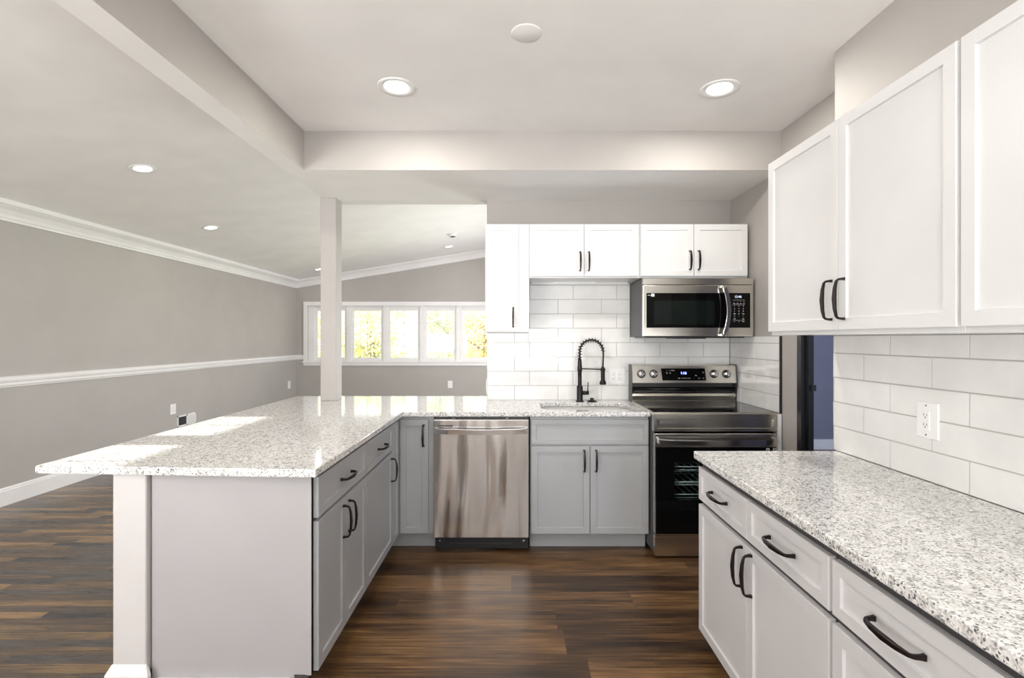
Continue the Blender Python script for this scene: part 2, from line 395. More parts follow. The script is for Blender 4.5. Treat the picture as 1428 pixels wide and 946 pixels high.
# wall behind the viewer with two patio windows
b = MB(); bx = [(LX, -4.0), (-2.0, -1.1), (1.3, 1.8)]
for a, c in bx: b.box(a, c, BY - 0.12, BY, -0.02, 3.0, M_wall)
for a, c in ((-4.0, -2.0), (-1.1, 1.3)): b.box(a, c, BY - 0.12, BY, 2.42, 3.0, M_wall); b.box(a, c, BY - 0.12, BY, -0.02, 0.28, M_wall)
struct(b.build('wall_behind'))
for i, (a, c) in enumerate(((-4.0, -2.0), (-1.1, 1.3))):
    b = MB(); n = 3
    for k in range(n + 1):
        x = a + (c - a) * k / n; b.box(max(a, x - 0.035), min(c, x + 0.035), BY - 0.08, BY - 0.02, 0.28, 2.42, M_trim)
    b.box(a, c, BY - 0.08, BY - 0.02, 0.28, 0.34, M_trim); b.box(a, c, BY - 0.08, BY - 0.02, 2.36, 2.42, M_trim)
    struct(b.build('window_%d' % (i + 4)))
# floors
b = MB(); b.box(-1.42, 1.80, BY - 0.12, 3.95, -0.05, 0, M_fk); b.box(1.80, 4.9, 1.8, 6.3, -0.05, 0, M_fk); struct(b.build('floor'))
b = MB(); b.box(LX - 0.14, -1.42, BY - 0.12, FY + 0.14, -0.05, 0, M_fl); b.box(-1.42, 1.12, 3.95, FY + 0.14, -0.05, 0, M_fl); struct(b.build('floor_living'))
# baseboards, chair rail, crown
def mould(name, prof, y0, y1, x, sgn=1):     # profile (depth, z) along y on a wall facing +x
    b = MB(); b.extrude([(x + sgn * d, z) for d, z in prof], y0, y1, M_trim, axis='y'); return struct(b.build(name))
base = [(0, 0), (0.016, 0), (0.016, 0.118), (0.012, 0.126), (0.012, 0.134), (0.006, 0.146), (0, 0.146)]
mould('baseboard_left', base, BY, FY, LX)
mould('trim_1', [(0, 0.963), (0.010, 0.965), (0.014, 0.978), (0.020, 0.985), (0.020, 1.005), (0.026, 1.012), (0.030, 1.03), (0.024, 1.042), (0.012, 1.052), (0, 1.056)], BY, FY, LX)
crown = [(0, -0.135), (0.012, -0.135), (0.012, -0.118), (0.02, -0.11), (0.03, -0.085), (0.055, -0.05), (0.085, -0.032), (0.095, -0.022), (0.108, -0.018), (0.108, 0.03), (0, 0.01)]
mould('trim_2', [(d, 2.468 + z) for d, z in crown], BY, FY, LX)
b = MB(); vs = []
for x in (LX, 1.0): vs.append([b.bm.verts.new((x, FY - d, ceil_z(x) + z)) for d, z in crown])
n = len(crown)
for i in range(n): f = b.bm.faces.new([vs[0][i], vs[0][(i + 1) % n], vs[1][(i + 1) % n], vs[1][i]]); f.material_index = b.mi(M_trim)
bmesh.ops.recalc_face_normals(b.bm, faces=b.bm.faces[:]); struct(b.build('trim_3'))
b = MB(); b.extrude([(FY - d, z) for d, z in [(0, 0.963), (0.014, 0.978), (0.020, 0.985), (0.020, 1.005), (0.030, 1.03), (0.012, 1.052), (0, 1.056)]], LX, -4.03, M_trim); struct(b.build('trim_4'))
b = MB(); b.extrude([(FY - d, z) for d, z in base], LX, 1.0, M_trim); struct(b.build('baseboard_far'))
# the long far window: casing, jambs, six sashes with grilles
b = MB()
cx0, cx1, cz0, cz1 = -4.03, 0.47, 0.852, 2.075
for a in ((cx0, WX0 + 0.005, cz0, cz1), (WX1 - 0.005, cx1, cz0, cz1), (WX0 + 0.005, WX1 - 0.005, WZ1 - 0.005, cz1), (WX0 + 0.005, WX1 - 0.005, cz0, WZ0 + 0.005)):
    b.box(a[0], a[1], FY - 0.022, FY, a[2], a[3], M_trim)
b.box(cx0 - 0.02, cx1 + 0.02, FY - 0.045, FY - 0.023, cz0 + 0.055, cz0 + 0.08, M_trim, bev=0.004)
win = struct(b.build('window_1'))
b = MB(); P0 = -3.79 + 0.0; pit = 0.702
b.box(WX0, WX1, FY + 0.04, FY + 0.135, WZ0, WZ0 + 0.03, M_trim); b.box(WX0, WX1, FY + 0.04, FY + 0.135, WZ1 - 0.03, WZ1, M_trim)
px = [(-3.79 + k * pit, -3.79 + k * pit + 0.522) for k in range(6)]
prev = WX0
for x0, x1 in px + [(WX1, None)]:
    if x1 is None: x0 = WX1
    b.box(prev if prev == WX0 else prev + 0.045, x0 if x1 is None else x0 - 0.045, FY + 0.03, FY + 0.135, WZ0, WZ1, M_trim, bev=0.003) if (x0 - prev) > 0.09 else None
    prev = x1
b.build('jamb', parent=win)
for x0, x1 in px:
    b = MB()
    for q in ((x0 - 0.045, x0, WZ0 + 0.03, WZ1 - 0.03), (x1, x1 + 0.045, WZ0 + 0.03, WZ1 - 0.03)): b.box(q[0], q[1], FY + 0.05, FY + 0.1, q[2], q[3], M_trim, bev=0.004)
    b.box(x0, x1, FY + 0.05, FY + 0.1, WZ0 + 0.03, 1.003, M_trim, bev=0.004); b.box(x0, x1, FY + 0.05, FY + 0.1, 1.903, WZ1 - 0.03, M_trim, bev=0.004)
    xm = (x0 + x1) / 2; b.box(xm - 0.006, xm + 0.006, FY + 0.068, FY + 0.082, 1.003, 1.903, M_trim)
    for k in (1, 2, 3): z = 1.003 + 0.225 * k; b.box(x0, x1, FY + 0.068, FY + 0.082, z - 0.006, z + 0.006, M_trim)
    s = b.build('sash', parent=win)
    b = MB(); b.box(x0, x1, FY + 0.073, FY + 0.077, 1.003, 1.903, M_glass); b.build('pane', parent=s)
    b = MB(); b.box(x1 + 0.015, x1 + 0.03, FY + 0.035, FY + 0.05, 1.08, 1.16, M_trim, bev=0.003); b.build('latch', parent=s)

# ------------------------------------------------------------------ column and post
b = MB(); b.box(-1.452, -1.334, 3.76, 3.885, 0.9, SZ, M_wall, bev=0.003)
tag(b.build('square_column'), 'light taupe square column rising from the countertop to the soffit corner', 'column')
t = thing('support_post', 'white square post with a moulded base under the near end of the peninsula top', 'post', (-1.418, 1.9, 0))
b = MB(); b.box(-0.062, 0.061, -0.05, 0.070, 0, 0.870, M_post, bev=0.003); b.build('shaft', parent=t)
b = MB()
b.box(-0.080, 0.061, -0.068, 0.065, 0, 0.135, M_trim, bev=0.002); b.box(0.061, 0.079, -0.068, -0.048, 0, 0.135, M_trim, bev=0.002)
b.hexa([(-0.078, -0.066, 0.135), (0.077, -0.066, 0.135), (0.077, -0.048, 0.135), (-0.078, 0.065, 0.135)], [(-0.064, -0.052, 0.165), (0.063, -0.052, 0.165), (0.063, -0.048, 0.165), (-0.064, 0.075, 0.165)], M_trim)
b.build('base_moulding', parent=t)

# ------------------------------------------------------------------ cabinets
def pull_at(parent, x, z, vertical=True, L=0.146, y=-0.019):
    b = MB(); h = L / 2; pts = []; r = []
    prof = [(-h + 0.006, 0.0, 1.25), (-h + 0.006, 0.010, 0.95), (-h + 0.008, 0.022, 0.85), (-h + 0.013, 0.028, 0.8), (-h * 0.5, 0.0335, 1.05), (0, 0.036, 1.25)]
    prof = prof + [(-a, d, w) for a, d, w in prof[-2::-1]]
    for a, d, w in prof:
        pts.append((x, y - d, z + a) if vertical else (x + a, y - d, z)); r.append(w)
    b.tube(pts, r, M_pull, rect=(0.0055, 0.0042), up=(1, 0, 0) if vertical else (0, 0, 1))
    bmesh.ops.bevel(b.bm, geom=[e for e in b.bm.edges if e.is_valid], offset=0.001, segments=1, affect='EDGES')
    return b.build('pull', parent=parent)
def cabinet(name, label, cat, loc, rz, w, h, depth, paintm, fronts, toe=0.114, group=None, hollow=False, frame=None):
    t = thing(name, label, cat, loc, rz, group)
    b = MB()
    if hollow:
        for q in ((0, 0.018, 0.0, depth, toe, h), (w - 0.018, w, 0.0, depth, toe, h), (0.018, w - 0.018, 0.0, 0.018, toe, h), (0.018, w - 0.018, depth - 0.006, depth, toe, h), (0.018, w - 0.018, 0.018, depth - 0.006, toe, toe + 0.018)): b.box(*q, paintm)
    else: b.box(0, w, 0, depth, toe, h, frame or paintm, bev=0.0012)
    b.build('carcass', parent=t)
    if toe > 0.02:
        b = MB(); b.box(0.0, w, 0.075, depth, 0, toe, paintm); b.build('toe_kick', parent=t)
    for fr in fronts:
        kind, x0, x1, z0, z1, pull = fr[:6]
        b = MB(); b.shaker(x0, x1, z0, z1, paintm, rail=fr[6] if len(fr) > 6 else 0.057)
        o = b.build(kind, parent=t)
        if pull: pull_at(o, pull[0], pull[1], pull[2] == 'v', pull[3] if len(pull) > 3 else 0.146)
    return t
DR0, DR1, D0, D1 = 0.692, 0.846, 0.117, 0.679
HB = 0.869
# peninsula run: faces +x
pw = 0.622
cabinet('base_cabinet', 'gray base cabinet at the near end of the peninsula, one wide drawer above two doors', 'cabinet', (-0.755, 1.885, 0), PI / 2, pw, HB, 0.594, M_gray,
        [('drawer', 0.004, pw - 0.004, DR0, DR1, (pw / 2, 0.769, 'h'), 0.045), ('door', 0.004, pw / 2 - 0.002, D0, D1, (pw / 2 - 0.036, 0.58, 'v')), ('door', pw / 2 + 0.002, pw - 0.004, D0, D1, (pw / 2 + 0.036, 0.58, 'v'))], frame=M_frame_shade)
cabinet('base_cabinet', 'gray base cabinet in the middle of the peninsula, one drawer above a single door', 'cabinet', (-0.755, 2.508, 0), PI / 2, 0.535, HB, 0.594, M_gray,
        [('drawer', 0.004, 0.531, DR0, DR1, (0.27, 0.769, 'h'), 0.045), ('door', 0.004, 0.531, D0, D1, (0.531 - 0.035, 0.58, 'v'))], frame=M_frame_shade)
# corner cabinet: L shaped, two full-height doors meeting in the inner corner
t = thing('corner_base_cabinet', 'gray corner base cabinet where the peninsula meets the sink wall, two narrow tall doors', 'cabinet', (-0.735, 3.215, 0))
b = MB(); b.prism([(-0.62, -0.17), (-0.02, -0.17), (-0.02, 0.02), (0.218, 0.02), (0.218, 0.60), (-0.62, 0.60)], 0.114, HB, M_gray); b.build('carcass', parent=t)
b = MB(); b.prism([(-0.62, -0.17), (-0.095, -0.17), (-0.095, 0.095), (0.218, 0.095), (0.218, 0.60), (-0.62, 0.60)], 0, 0.114, M_gray); b.build('toe_kick', parent=t)
b = MB(); b.shaker(0.004, 0.185, D0, DR1, M_gray, y=0.02, rail=0.055); o = b.build('door', parent=t); pull_at(o, 0.155, 0.745, True, 0.146, 0.001)
b = MB(); b.shaker(0.0, 0.15, D0, DR1, M_gray, rail=0.05); o = b.build('door', parent=t); o.location = (-0.02, -0.165, 0); o.rotation_euler.z = PI / 2
# sink base
cabinet('sink_base_cabinet', 'gray base cabinet under the sink, a wide false drawer front above two doors', 'cabinet', (0.103, 3.229, 0), 0, 0.759, HB, 0.595, M_gray,
        [('drawer', 0.006, 0.757, 0.690, 0.848, None, 0.045), ('door', 0.006, 0.3805, D0, D1, (0.3805 - 0.036, 0.585, 'v')), ('door', 0.3845, 0.757, D0, D1, (0.3845 + 0.036, 0.585, 'v'))], hollow=True)
# right-hand base run: faces -x
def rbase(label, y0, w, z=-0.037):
    return cabinet('base_cabinet', label, 'cabinet', (0.838, y0, z), -PI / 2, w, HB, 0.61, M_gray_lit,
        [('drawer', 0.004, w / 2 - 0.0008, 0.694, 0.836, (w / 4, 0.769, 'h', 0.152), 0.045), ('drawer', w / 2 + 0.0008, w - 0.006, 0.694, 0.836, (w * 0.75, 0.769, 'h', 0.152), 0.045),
         ('door', 0.004, w / 2 - 0.001, D0, 0.672, (w / 2 - 0.036, 0.585, 'v', 0.152)), ('door', w / 2 + 0.001, w - 0.006, D0, 0.672, (w / 2 + 0.036, 0.585, 'v', 0.152))], frame=M_frame_shade)
rbase('gray base cabinet on the right nearest the doorway, two drawers above two doors', 2.232, 0.93)
rbase('gray base cabinet at the right front edge, only its top drawer fully in view', 1.298, 0.915)
# end panel and its baseboard
t = thing('end_panel', 'plain light gray panel closing the near end of the peninsula beside the white post', 'panel', (-1.35, 1.883, 0))
b = MB(); b.prism([(0.0, -0.012), (0.595, -0.012), (0.595, 0.0), (0.0, 0.0)], 0.114, HB, M_grayl); b.prism([(0.0, -0.012), (0.53, -0.012), (0.53, 0.0), (0.0, 0.0)], 0, 0.114, M_grayl)
b.box(0.575, 0.595, -0.016, 0.0, 0.114, HB, M_grayl); b.build('panel_board', parent=t)
b = MB(); b.box(0.02, 0.52, -0.026, -0.012, 0, 0.105, M_trim, bev=0.003); b.build('base_strip', parent=t)
# back panel of the peninsula (living room side)
b = MB(); b.box(-1.372, -1.357, 1.975, 3.83, 0, HB, M_grayl); tag(b.build('back_panel'), 'gray panel closing the living room side of the peninsula cabinets', 'panel')
# filler beside the range
b = MB(); b.box(1.638, 1.662, 3.12, 3.145, 0.0, 0.895, M_white); tag(b.build('filler_strip'), 'narrow white filler strip right of the range below the tile', 'trim strip')

# upper cabinets on the back wall
UF = 3.529; UD = 0.298
UT = 2.172
def upper(label, x0, w, zb, fronts, **kw):
    return cabinet('wall_cabinet', label, 'cabinet', (x0, UF, zb), 0, w, UT - zb, UD, M_white, fronts, toe=0.0, **kw)
h = UT - 1.412
t = upper('tall narrow white wall cabinet at the left end, with one door beside the pass-through', -0.203, 0.308, 1.412, [('door', 0.003, 0.231, 0.012, h - 0.004, (0.231 - 0.035, 0.105, 'v'))])
h = UT - 1.793
t = upper('short white two-door wall cabinet above the sink', 0.107, 0.772, 1.793, [('door', 0.006, 0.3815, 0.012, h - 0.004, (0.3815 - 0.027, 0.115, 'v', 0.142)), ('door', 0.3855, 0.762, 0.012, h - 0.004, (0.3855 + 0.029, 0.115, 'v', 0.142))])
b = MB(); b.box(0.02, 0.75, 0.255, 0.285, -0.018, 0.0, M_white); b.box(0.19, 0.51, 0.235, 0.255, -0.012, 0.0, M_plate); b.build('mounting_rail', parent=t)
t = upper('short white two-door wall cabinet above the microwave', 0.881, 0.758, 1.793, [('door', 0.006, 0.3745, 0.012, h - 0.004, (0.3745 - 0.027, 0.122, 'v', 0.142)), ('door', 0.3785, 0.752, 0.012, h - 0.004, (0.3785 + 0.029, 0.122, 'v', 0.142))])
# right wall uppers
ra = -PI / 2 + math.atan(RS)
def rupper(label, y0, w):
    fx = 1.147 + 0.019 + (2.274 - y0) * RS; hh = 2.156 - 1.382; m = w / 2
    return cabinet('wall_cabinet', label, 'cabinet', (fx, y0, 1.382), ra, w, hh, 0.282, M_white,
        [('door', 0.004, m - 0.0015, 0.0165, hh - 0.002, (m - 0.034, 0.125, 'v', 0.152)), ('door', m + 0.0015, w - 0.007, 0.0165, hh - 0.002, (m + 0.034, 0.125, 'v', 0.152))], toe=0.0)
rupper('white wall cabinet on the right nearest the doorway, two doors with black pulls', 2.272, 0.954)
rupper('white wall cabinet at the right edge, only part of one tall door in view', 1.317, 0.954)

# ------------------------------------------------------------------ countertops and sink
def rounded(x0, x1, y0, y1, r, n=6):
    out = []
    for cx, cy, a0 in ((x1 - r, y0 + r, -PI / 2), (x1 - r, y1 - r, 0), (x0 + r, y1 - r, PI / 2), (x0 + r, y0 + r, PI)):
        for k in range(n + 1): a = a0 + PI / 2 * k / n; out.append((cx + r * math.cos(a), cy + r * math.sin(a)))
    return out
CT, CB = 0.90, 0.871
hx = rounded(0.182, 0.80, 3.30, 3.655, 0.07)
b = MB()
outer = [(-1.76, 1.845), (-0.722, 1.789), (-0.708, 1.803), (-0.708, 3.19), (0.866, 3.19), (0.866, 3.828), (-0.212, 3.828), (-0.212, 4.08), (-1.76, 4.08)]
# slab with a hole: two notched halves share the hole outline, split along y = mid line through the hole
ym = 3.4775
low = [p for p in hx if p[1] < ym]; up_ = [p for p in hx if p[1] > ym]
low.sort(key=lambda p: p[0]); up_.sort(key=lambda p: -p[0])
def orderlow(): 
    h = rounded(0.182, 0.80, 3.30, 3.655, 0.07)
    lo = h[0:7]; hi = h[7:14]; hi2 = h[14:21]; lo2 = h[21:28]
    return lo2 + lo, hi + hi2      # lower arc going left->right, upper arc going right->left
lo, hi = orderlow()
def slab(z0, z1, mbev):
    fs = []
    def capface(pts, z, flip):
        vs = [b.bm.verts.new((x, y, z)) for x, y in pts]
        f = b.bm.faces.new(vs[::-1] if flip else vs); f.material_index = b.mi(M_gran)
    A = [(-1.76, 1.845), (-0.708, 1.789), (-0.708, 3.19), (0.866, 3.19), (0.866, ym), (0.80, ym)] + lo[::-1] + [(0.182, ym), (-1.76, ym)]
    B = [(-1.76, ym), (0.182, ym)] + hi[::-1] + [(0.80, ym), (0.866, ym), (0.866, 3.828), (-0.212, 3.828), (-0.212, 4.08), (-1.76, 4.08)]
    for pts in (A, B): capface(pts, z1, False); capface(pts, z0, True)
    def walls(pts, rev):
        n = len(pts)
        for i in range(n):
            p, q = pts[i], pts[(i + 1) % n]
            if rev: p, q = q, p
            b.poly([(p[0], p[1], z0), (q[0], q[1], z0), (q[0], q[1], z1), (p[0], p[1], z1)], M_gran)
    walls([(-1.76, 1.845), (-0.708, 1.789), (-0.708, 3.19), (0.866, 3.19), (0.866, ym), (0.866, 3.828), (-0.212, 3.828), (-0.212, 4.08), (-1.76, 4.08), (-1.76, ym)], False)
    walls([(0.80, ym)] + hi + [(0.182, ym)] + lo, True)
    bmesh.ops.remove_doubles(b.bm, verts=b.bm.verts[:], dist=1e-5)
    bmesh.ops.recalc_face_normals(b.bm, faces=b.bm.faces[:])
    es = [e for e in b.bm.edges if len(e.link_faces) == 2 and abs(e.link_faces[0].normal.dot(e.link_faces[1].normal)) < 0.5 and abs(e.verts[0].co.z - e.verts[1].co.z) < 1e-6]
    b.bm.normal_update()
    es = [e for e in b.bm.edges if len(e.link_faces) == 2 and e.link_faces[0].normal.angle(e.link_faces[1].normal) > 1.0 and abs(e.verts[0].co.z - e.verts[1].co.z) < 1e-6]
    bmesh.ops.bevel(b.bm, geom=es, offset=0.003, segments=2, affect='EDGES', clamp_overlap=True)
slab(CB, CT, 0.003)
tag(b.build('countertop'), 'L-shaped speckled white granite countertop running over the peninsula and the sink wall', 'countertop')
b = MB(); r2 = 0.834, 0.865
b.prism([(0.80, -0.62), (rx(-0.62) - 0.012, -0.62), (rx(2.24) - 0.012, 2.246), (0.812, 2.246), (0.803, 2.243), (0.80, 2.234)], r2[0], r2[1], M_gran, bev=0.004)
tag(b.build('countertop'), 'speckled white granite countertop on the right below the wall cabinets', 'countertop')
# undermount sink
t = thing('kitchen_sink', 'stainless steel undermount sink set in the granite under the black faucet', 'sink', (0.491, 3.4775, 0.65))
b = MB(); rim = rounded(-0.309 - 0.006, 0.309 + 0.006, -0.1775 - 0.006, 0.1775 + 0.006, 0.074); inn = rounded(-0.285, 0.285, -0.155, 0.155, 0.05)
rv = [b.bm.verts.new((x, y, 0.220)) for x, y in rim]; iv = [b.bm.verts.new((x, y, 0.02)) for x, y in inn]; fv = [b.bm.verts.new((x * 1.10, y * 1.15, 0.220)) for x, y in rim]
n = len(rim)
for a, c in ((fv, rv), (rv, iv)):
    for i in range(n): f = b.bm.faces.new([a[i], a[(i + 1) % n], c[(i + 1) % n], c[i]]); f.smooth = True
b.bm.faces.new(iv); b.mi(M_porc); bmesh.ops.recalc_face_normals(b.bm, faces=b.bm.faces[:])
o = b.build('basin', parent=t); md = o.modifiers.new('solid', 'SOLIDIFY'); md.thickness = 0.0015
b = MB(); b.lathe([(0.045, 0.0), (0.045, 0.006), (0.035, 0.006), (0.03, 0.001), (0.0, 0.001)], (0, 0, 0.02), M_chrome, 24); b.build('drain', parent=t)
# faucet
FX, FYY = 0.487, 3.725
t = thing('kitchen_faucet', 'tall matte black spring-neck faucet with pull-down spray head behind the sink', 'faucet', (FX, FYY, CT), 0)
b = MB(); b.lathe([(0.030, 0), (0.030, 0.006), (0.024, 0.008), (0.0225, 0.012), (0.0225, 0.112), (0.0185, 0.118), (0.015, 0.12), (0.015, 0.222), (0.018, 0.225), (0.018, 0.245), (0.014, 0.30), (0.013, 0.318), (0, 0.318)], (0, 0, 0), M_black, 28); b.build('body', parent=t)
arc = []; R = 0.0865
for k in range(33):
    a = PI - PI * k / 32; arc.append((R + R * math.cos(a), 0, 0.372 + 0.086 * math.sin(a)))
path = [(0, 0, 0.318), (0, 0, 0.345)] + arc + [(2 * R + 0.002, 0, 0.345), (2 * R, 0, 0.30), (2 * R - 0.002, 0, 0.25)]
b = MB(); b.tube(path, 0.0065, M_black, 10, up=(0, 1, 0)); b.build('hose', parent=t)
cp = [Vector(p) for p in [(0, 0, 0.318), (0, 0, 0.345)] + arc]; L = [0]
for p, q in zip(cp, cp[1:]): L.append(L[-1] + (q - p).length)
hel = []; turns = 15; NN = turns * 14
for k in range(NN + 1):
    s_ = L[-1] * k / NN; i = max(j for j in range(len(L)) if L[j] <= s_ + 1e-9); i = min(i, len(cp) - 2)
    u = (s_ - L[i]) / (L[i + 1] - L[i]); p = cp[i].lerp(cp[i + 1], u); d = (cp[i + 1] - cp[i]).normalized(); yv = Vector((0, 1, 0)); nv = d.cross(yv).normalized(); a = 2 * PI * turns * k / NN
    hel.append(p + (nv * math.cos(a) + yv * math.sin(a)) * 0.0135)
b = MB(); b.tube(hel, 0.0028, M_black, 6); b.build('spring_coil', parent=t)
b = MB(); b.lathe([(0.0, 0), (0.024, 0), (0.025, 0.01), (0.022, 0.022), (0.0155, 0.034), (0.0155, 0.118), (0.011, 0.13), (0.0, 0.13)], (2 * R - 0.002, 0, 0.126), M_black, 24); b.build('spray_head', parent=t)
b = MB(); b.tube([(0.008, 0, 0.243), (2 * R - 0.015, 0, 0.239)], 0.0045, M_black, 8); b.lathe([(0.0185, 0.230), (0.0185, 0.246), (0.0158, 0.246), (0.0158, 0.230)], (2 * R - 0.002, 0, 0), M_black, 20); b.build('docking_arm', parent=t)
b = MB(); b.tube([(0.018, 0, 0.064), (0.066, 0, 0.064)], 0.0145, M_black, 20); b.tube([(0.059, 0, 0.072), (0.062, 0, 0.145)], [0.004, 0.0032], M_black, 8); b.build('handle', parent=t)
b = MB(); b.lathe([(0.0, 0), (0.037, 0), (0.037, 0.004), (0.03, 0.008), (0.018, 0.010), (0.013, 0.018), (0.015, 0.028), (0.0, 0.03)], (0, 0, 0), M_black, 28)
tag(b.build('air_gap_cap', loc=(0.576, 3.715, CT)), 'small round matte black cap on the granite right of the faucet', 'sink cap')

# ------------------------------------------------------------------ tile backsplashes
TP, TL = 0.1093, 0.3305
def tiles(parent, rows, z0, even, odd, intervals):
    b = MB(); g = 0.0013; rnd = random.Random(3)
    for r in range(rows):
        za, zb = z0 + r * TP, z0 + (r + 1) * TP
        seg = []
        for x0, x1, top in intervals:
            zt = min(zb, top)
            if zt - za < 0.006: continue
            if seg and abs(seg[-1][1] - x0) < 1e-6 and abs(seg[-1][2] - zt) < 1e-6: seg[-1][1] = x1
            else: seg.append([x0, x1, zt])
        for x0, x1, zt in seg:
            off = even if r % 2 == 0 else odd
            k0 = math.floor((x0 - off) / TL) - 1
            for k in range(k0, k0 + 40):
                a, c = off + k * TL, off + (k + 1) * TL
                a, c = max(a, x0), min(c, x1)
                if c - a < 0.008: continue
                # neighbouring intervals merge into one tile: skip grout on the cut edge
                q = [(a + g, za + g), (c - g, za + g), (c - g, zt - g), (a + g, zt - g)]
                tl = [rnd.uniform(-0.0005, 0.0005) for _ in range(2)]
                out = [b.bm.verts.new((x, -0.002, z)) for x, z in q]
                mx, mz = (a + c) / 2, (za + zt) / 2
                inn = [b.bm.verts.new((x + (0.0012 if x < mx else -0.0012), -0.009 + tl[0] * (1 if x < mx else -1) + tl[1] * (1 if z < mz else -1), z + (0.0012 if z < mz else -0.0012))) for x, z in q]
                b.bm.faces.new(inn)
                for i in range(4): b.bm.faces.new([out[i], out[(i + 1) % 4], inn[(i + 1) % 4], inn[i]])
    b.mi(M_tile); bmesh.ops.recalc_face_normals(b.bm, faces=b.bm.faces[:])
    b.build('tile_field', parent=parent)
    b = MB()
    for x0, x1, top in intervals: b.box(x0, x1, -0.0068, -0.0005, z0, top, M_grout)
    b.build('grout', parent=parent)
t = thing('tile_backsplash', 'white subway tile backsplash on the back wall behind sink and range', 'backsplash', (0, 3.83, CT))
tiles(t, 9, 0.0, 0.003, 0.118, [(-0.207, 0.108, 1.411 - CT), (0.108, 0.881, 1.792 - CT), (0.881, 1.640, 1.382 - CT)])
t = thing('tile_backsplash', 'white subway tile on the short side wall right of the range, edged in black', 'backsplash', (1.652, 3.82, CT), -PI / 2 + math.atan(0.028))
tiles(t, 5, 0.0, 0.17, 0.05, [(0.0, 0.678, 1.383 - CT)])
b = MB(); b.box(0.678, 0.690, -0.012, 0, 0, 1.383 - CT, M_bplas); b.build('edge_trim', parent=t)
t = thing('tile_backsplash', 'white subway tile backsplash above the right countertop, around a white outlet', 'backsplash', (1.453, 2.274, 0.865), ra)
tiles(t, 5, 0.0, 2.274 - 1.938, 2.274 - 2.08, [(0.0, 2.8, 1.381 - 0.865)])

# ------------------------------------------------------------------ dishwasher
t = thing('dishwasher', 'stainless steel dishwasher between the corner cabinet and the sink cabinet', 'dishwasher', (-0.515, 3.21, 0))
w = 0.612
b = MB(); b.box(0.004, w - 0.004, 0.02, 0.58, 0.10, 0.866, M_bplas); b.build('tub', parent=t)
b = MB(); b.box(0.003, w - 0.003, -0.022, 0.018, 0.100, 0.852, M_steelD, bev=0.004, seg=3)
o = b.build('door', parent=t)
b = MB(); hp = [(0.014, -0.026, 0.785), (0.03, -0.05, 0.785), (0.10, -0.057, 0.782), (w / 2, -0.062, 0.779), (w - 0.10, -0.057, 0.782), (w - 0.03, -0.05, 0.785), (w - 0.014, -0.026, 0.785)]
b.tube(hp, 1.0, M_chrome, rect=(0.017, 0.008), up=(0, 0, 1)); bmesh.ops.bevel(b.bm, geom=b.bm.edges[:], offset=0.003, segments=2, affect='EDGES'); b.build('handle', parent=o)
b = MB(); b.box(0.025, 0.125, -0.0235, -0.020, 0.806, 0.818, M_side); b.box(0.030, 0.120, -0.0245, -0.0232, 0.810, 0.813, M_chrome); b.build('vent', parent=o)
b = MB(); b.box(0.005, w - 0.005, 0.03, 0.055, 0.012, 0.098, M_bplas, bev=0.002); kp = b.build('kick_plate', parent=t)
b = MB(); b.box(0.10, 0.50, 0.024, 0.03, 0.045, 0.049, M_side); b.build('groove', parent=kp)
for x in (0.035, 0.575):
    b = MB(); b.lathe([(0.007, 0), (0.007, 0.003), (0.0, 0.004)], (x, 0.03, 0.062), M_chrome, 12, 'y'); b.build('screw', parent=kp)
for x in (0.12, 0.46): b = MB(); b.box(x, x + 0.022, -0.01, 0.01, 0.856, 0.862, M_chrome); b.build('bracket', parent=t)

# ------------------------------------------------------------------ range
RX0, RW = 0.868, 0.765; RF = 3.125
t = thing('electric_range', 'stainless steel electric range with black glass cooktop and oven door', 'range', (RX0, RF, 0))
b = MB()
b.box(0.0, 0.012, 0.035, 0.66, 0.03, 0.885, M_side); b.box(RW - 0.012, RW, 0.035, 0.66, 0.03, 0.885, M_side); b.box(0.012, RW - 0.012, 0.60, 0.66, 0.03, 0.885, M_side)
b.box(0.012, RW - 0.012, 0.035, 0.60, 0.86, 0.885, M_side); b.box(0.012, RW - 0.012, 0.035, 0.60, 0.03, 0.17, M_side); b.build('body', parent=t)
b = MB(); b.box(0.06, RW - 0.06, 0.10, 0.55, 0.25, 0.255, M_cav); b.box(0.06, RW - 0.06, 0.55, 0.555, 0.25, 0.75, M_cav); b.box(0.055, 0.06, 0.07, 0.555, 0.25, 0.75, M_cav); b.box(RW - 0.06, RW - 0.055, 0.07, 0.555, 0.25, 0.75, M_cav); b.box(0.06, RW - 0.06, 0.07, 0.555, 0.75, 0.755, M_cav)
b.build('oven_cavity', parent=t)
b = MB(); b.box(-0.001, RW + 0.001, -0.005, 0.585, 0.885, 0.902, M_steel, bev=0.003); b.box(0.006, RW - 0.006, 0.012, 0.575, 0.9021, 0.906, M_cook, bev=0.0015); ct = b.build('cooktop', parent=t)
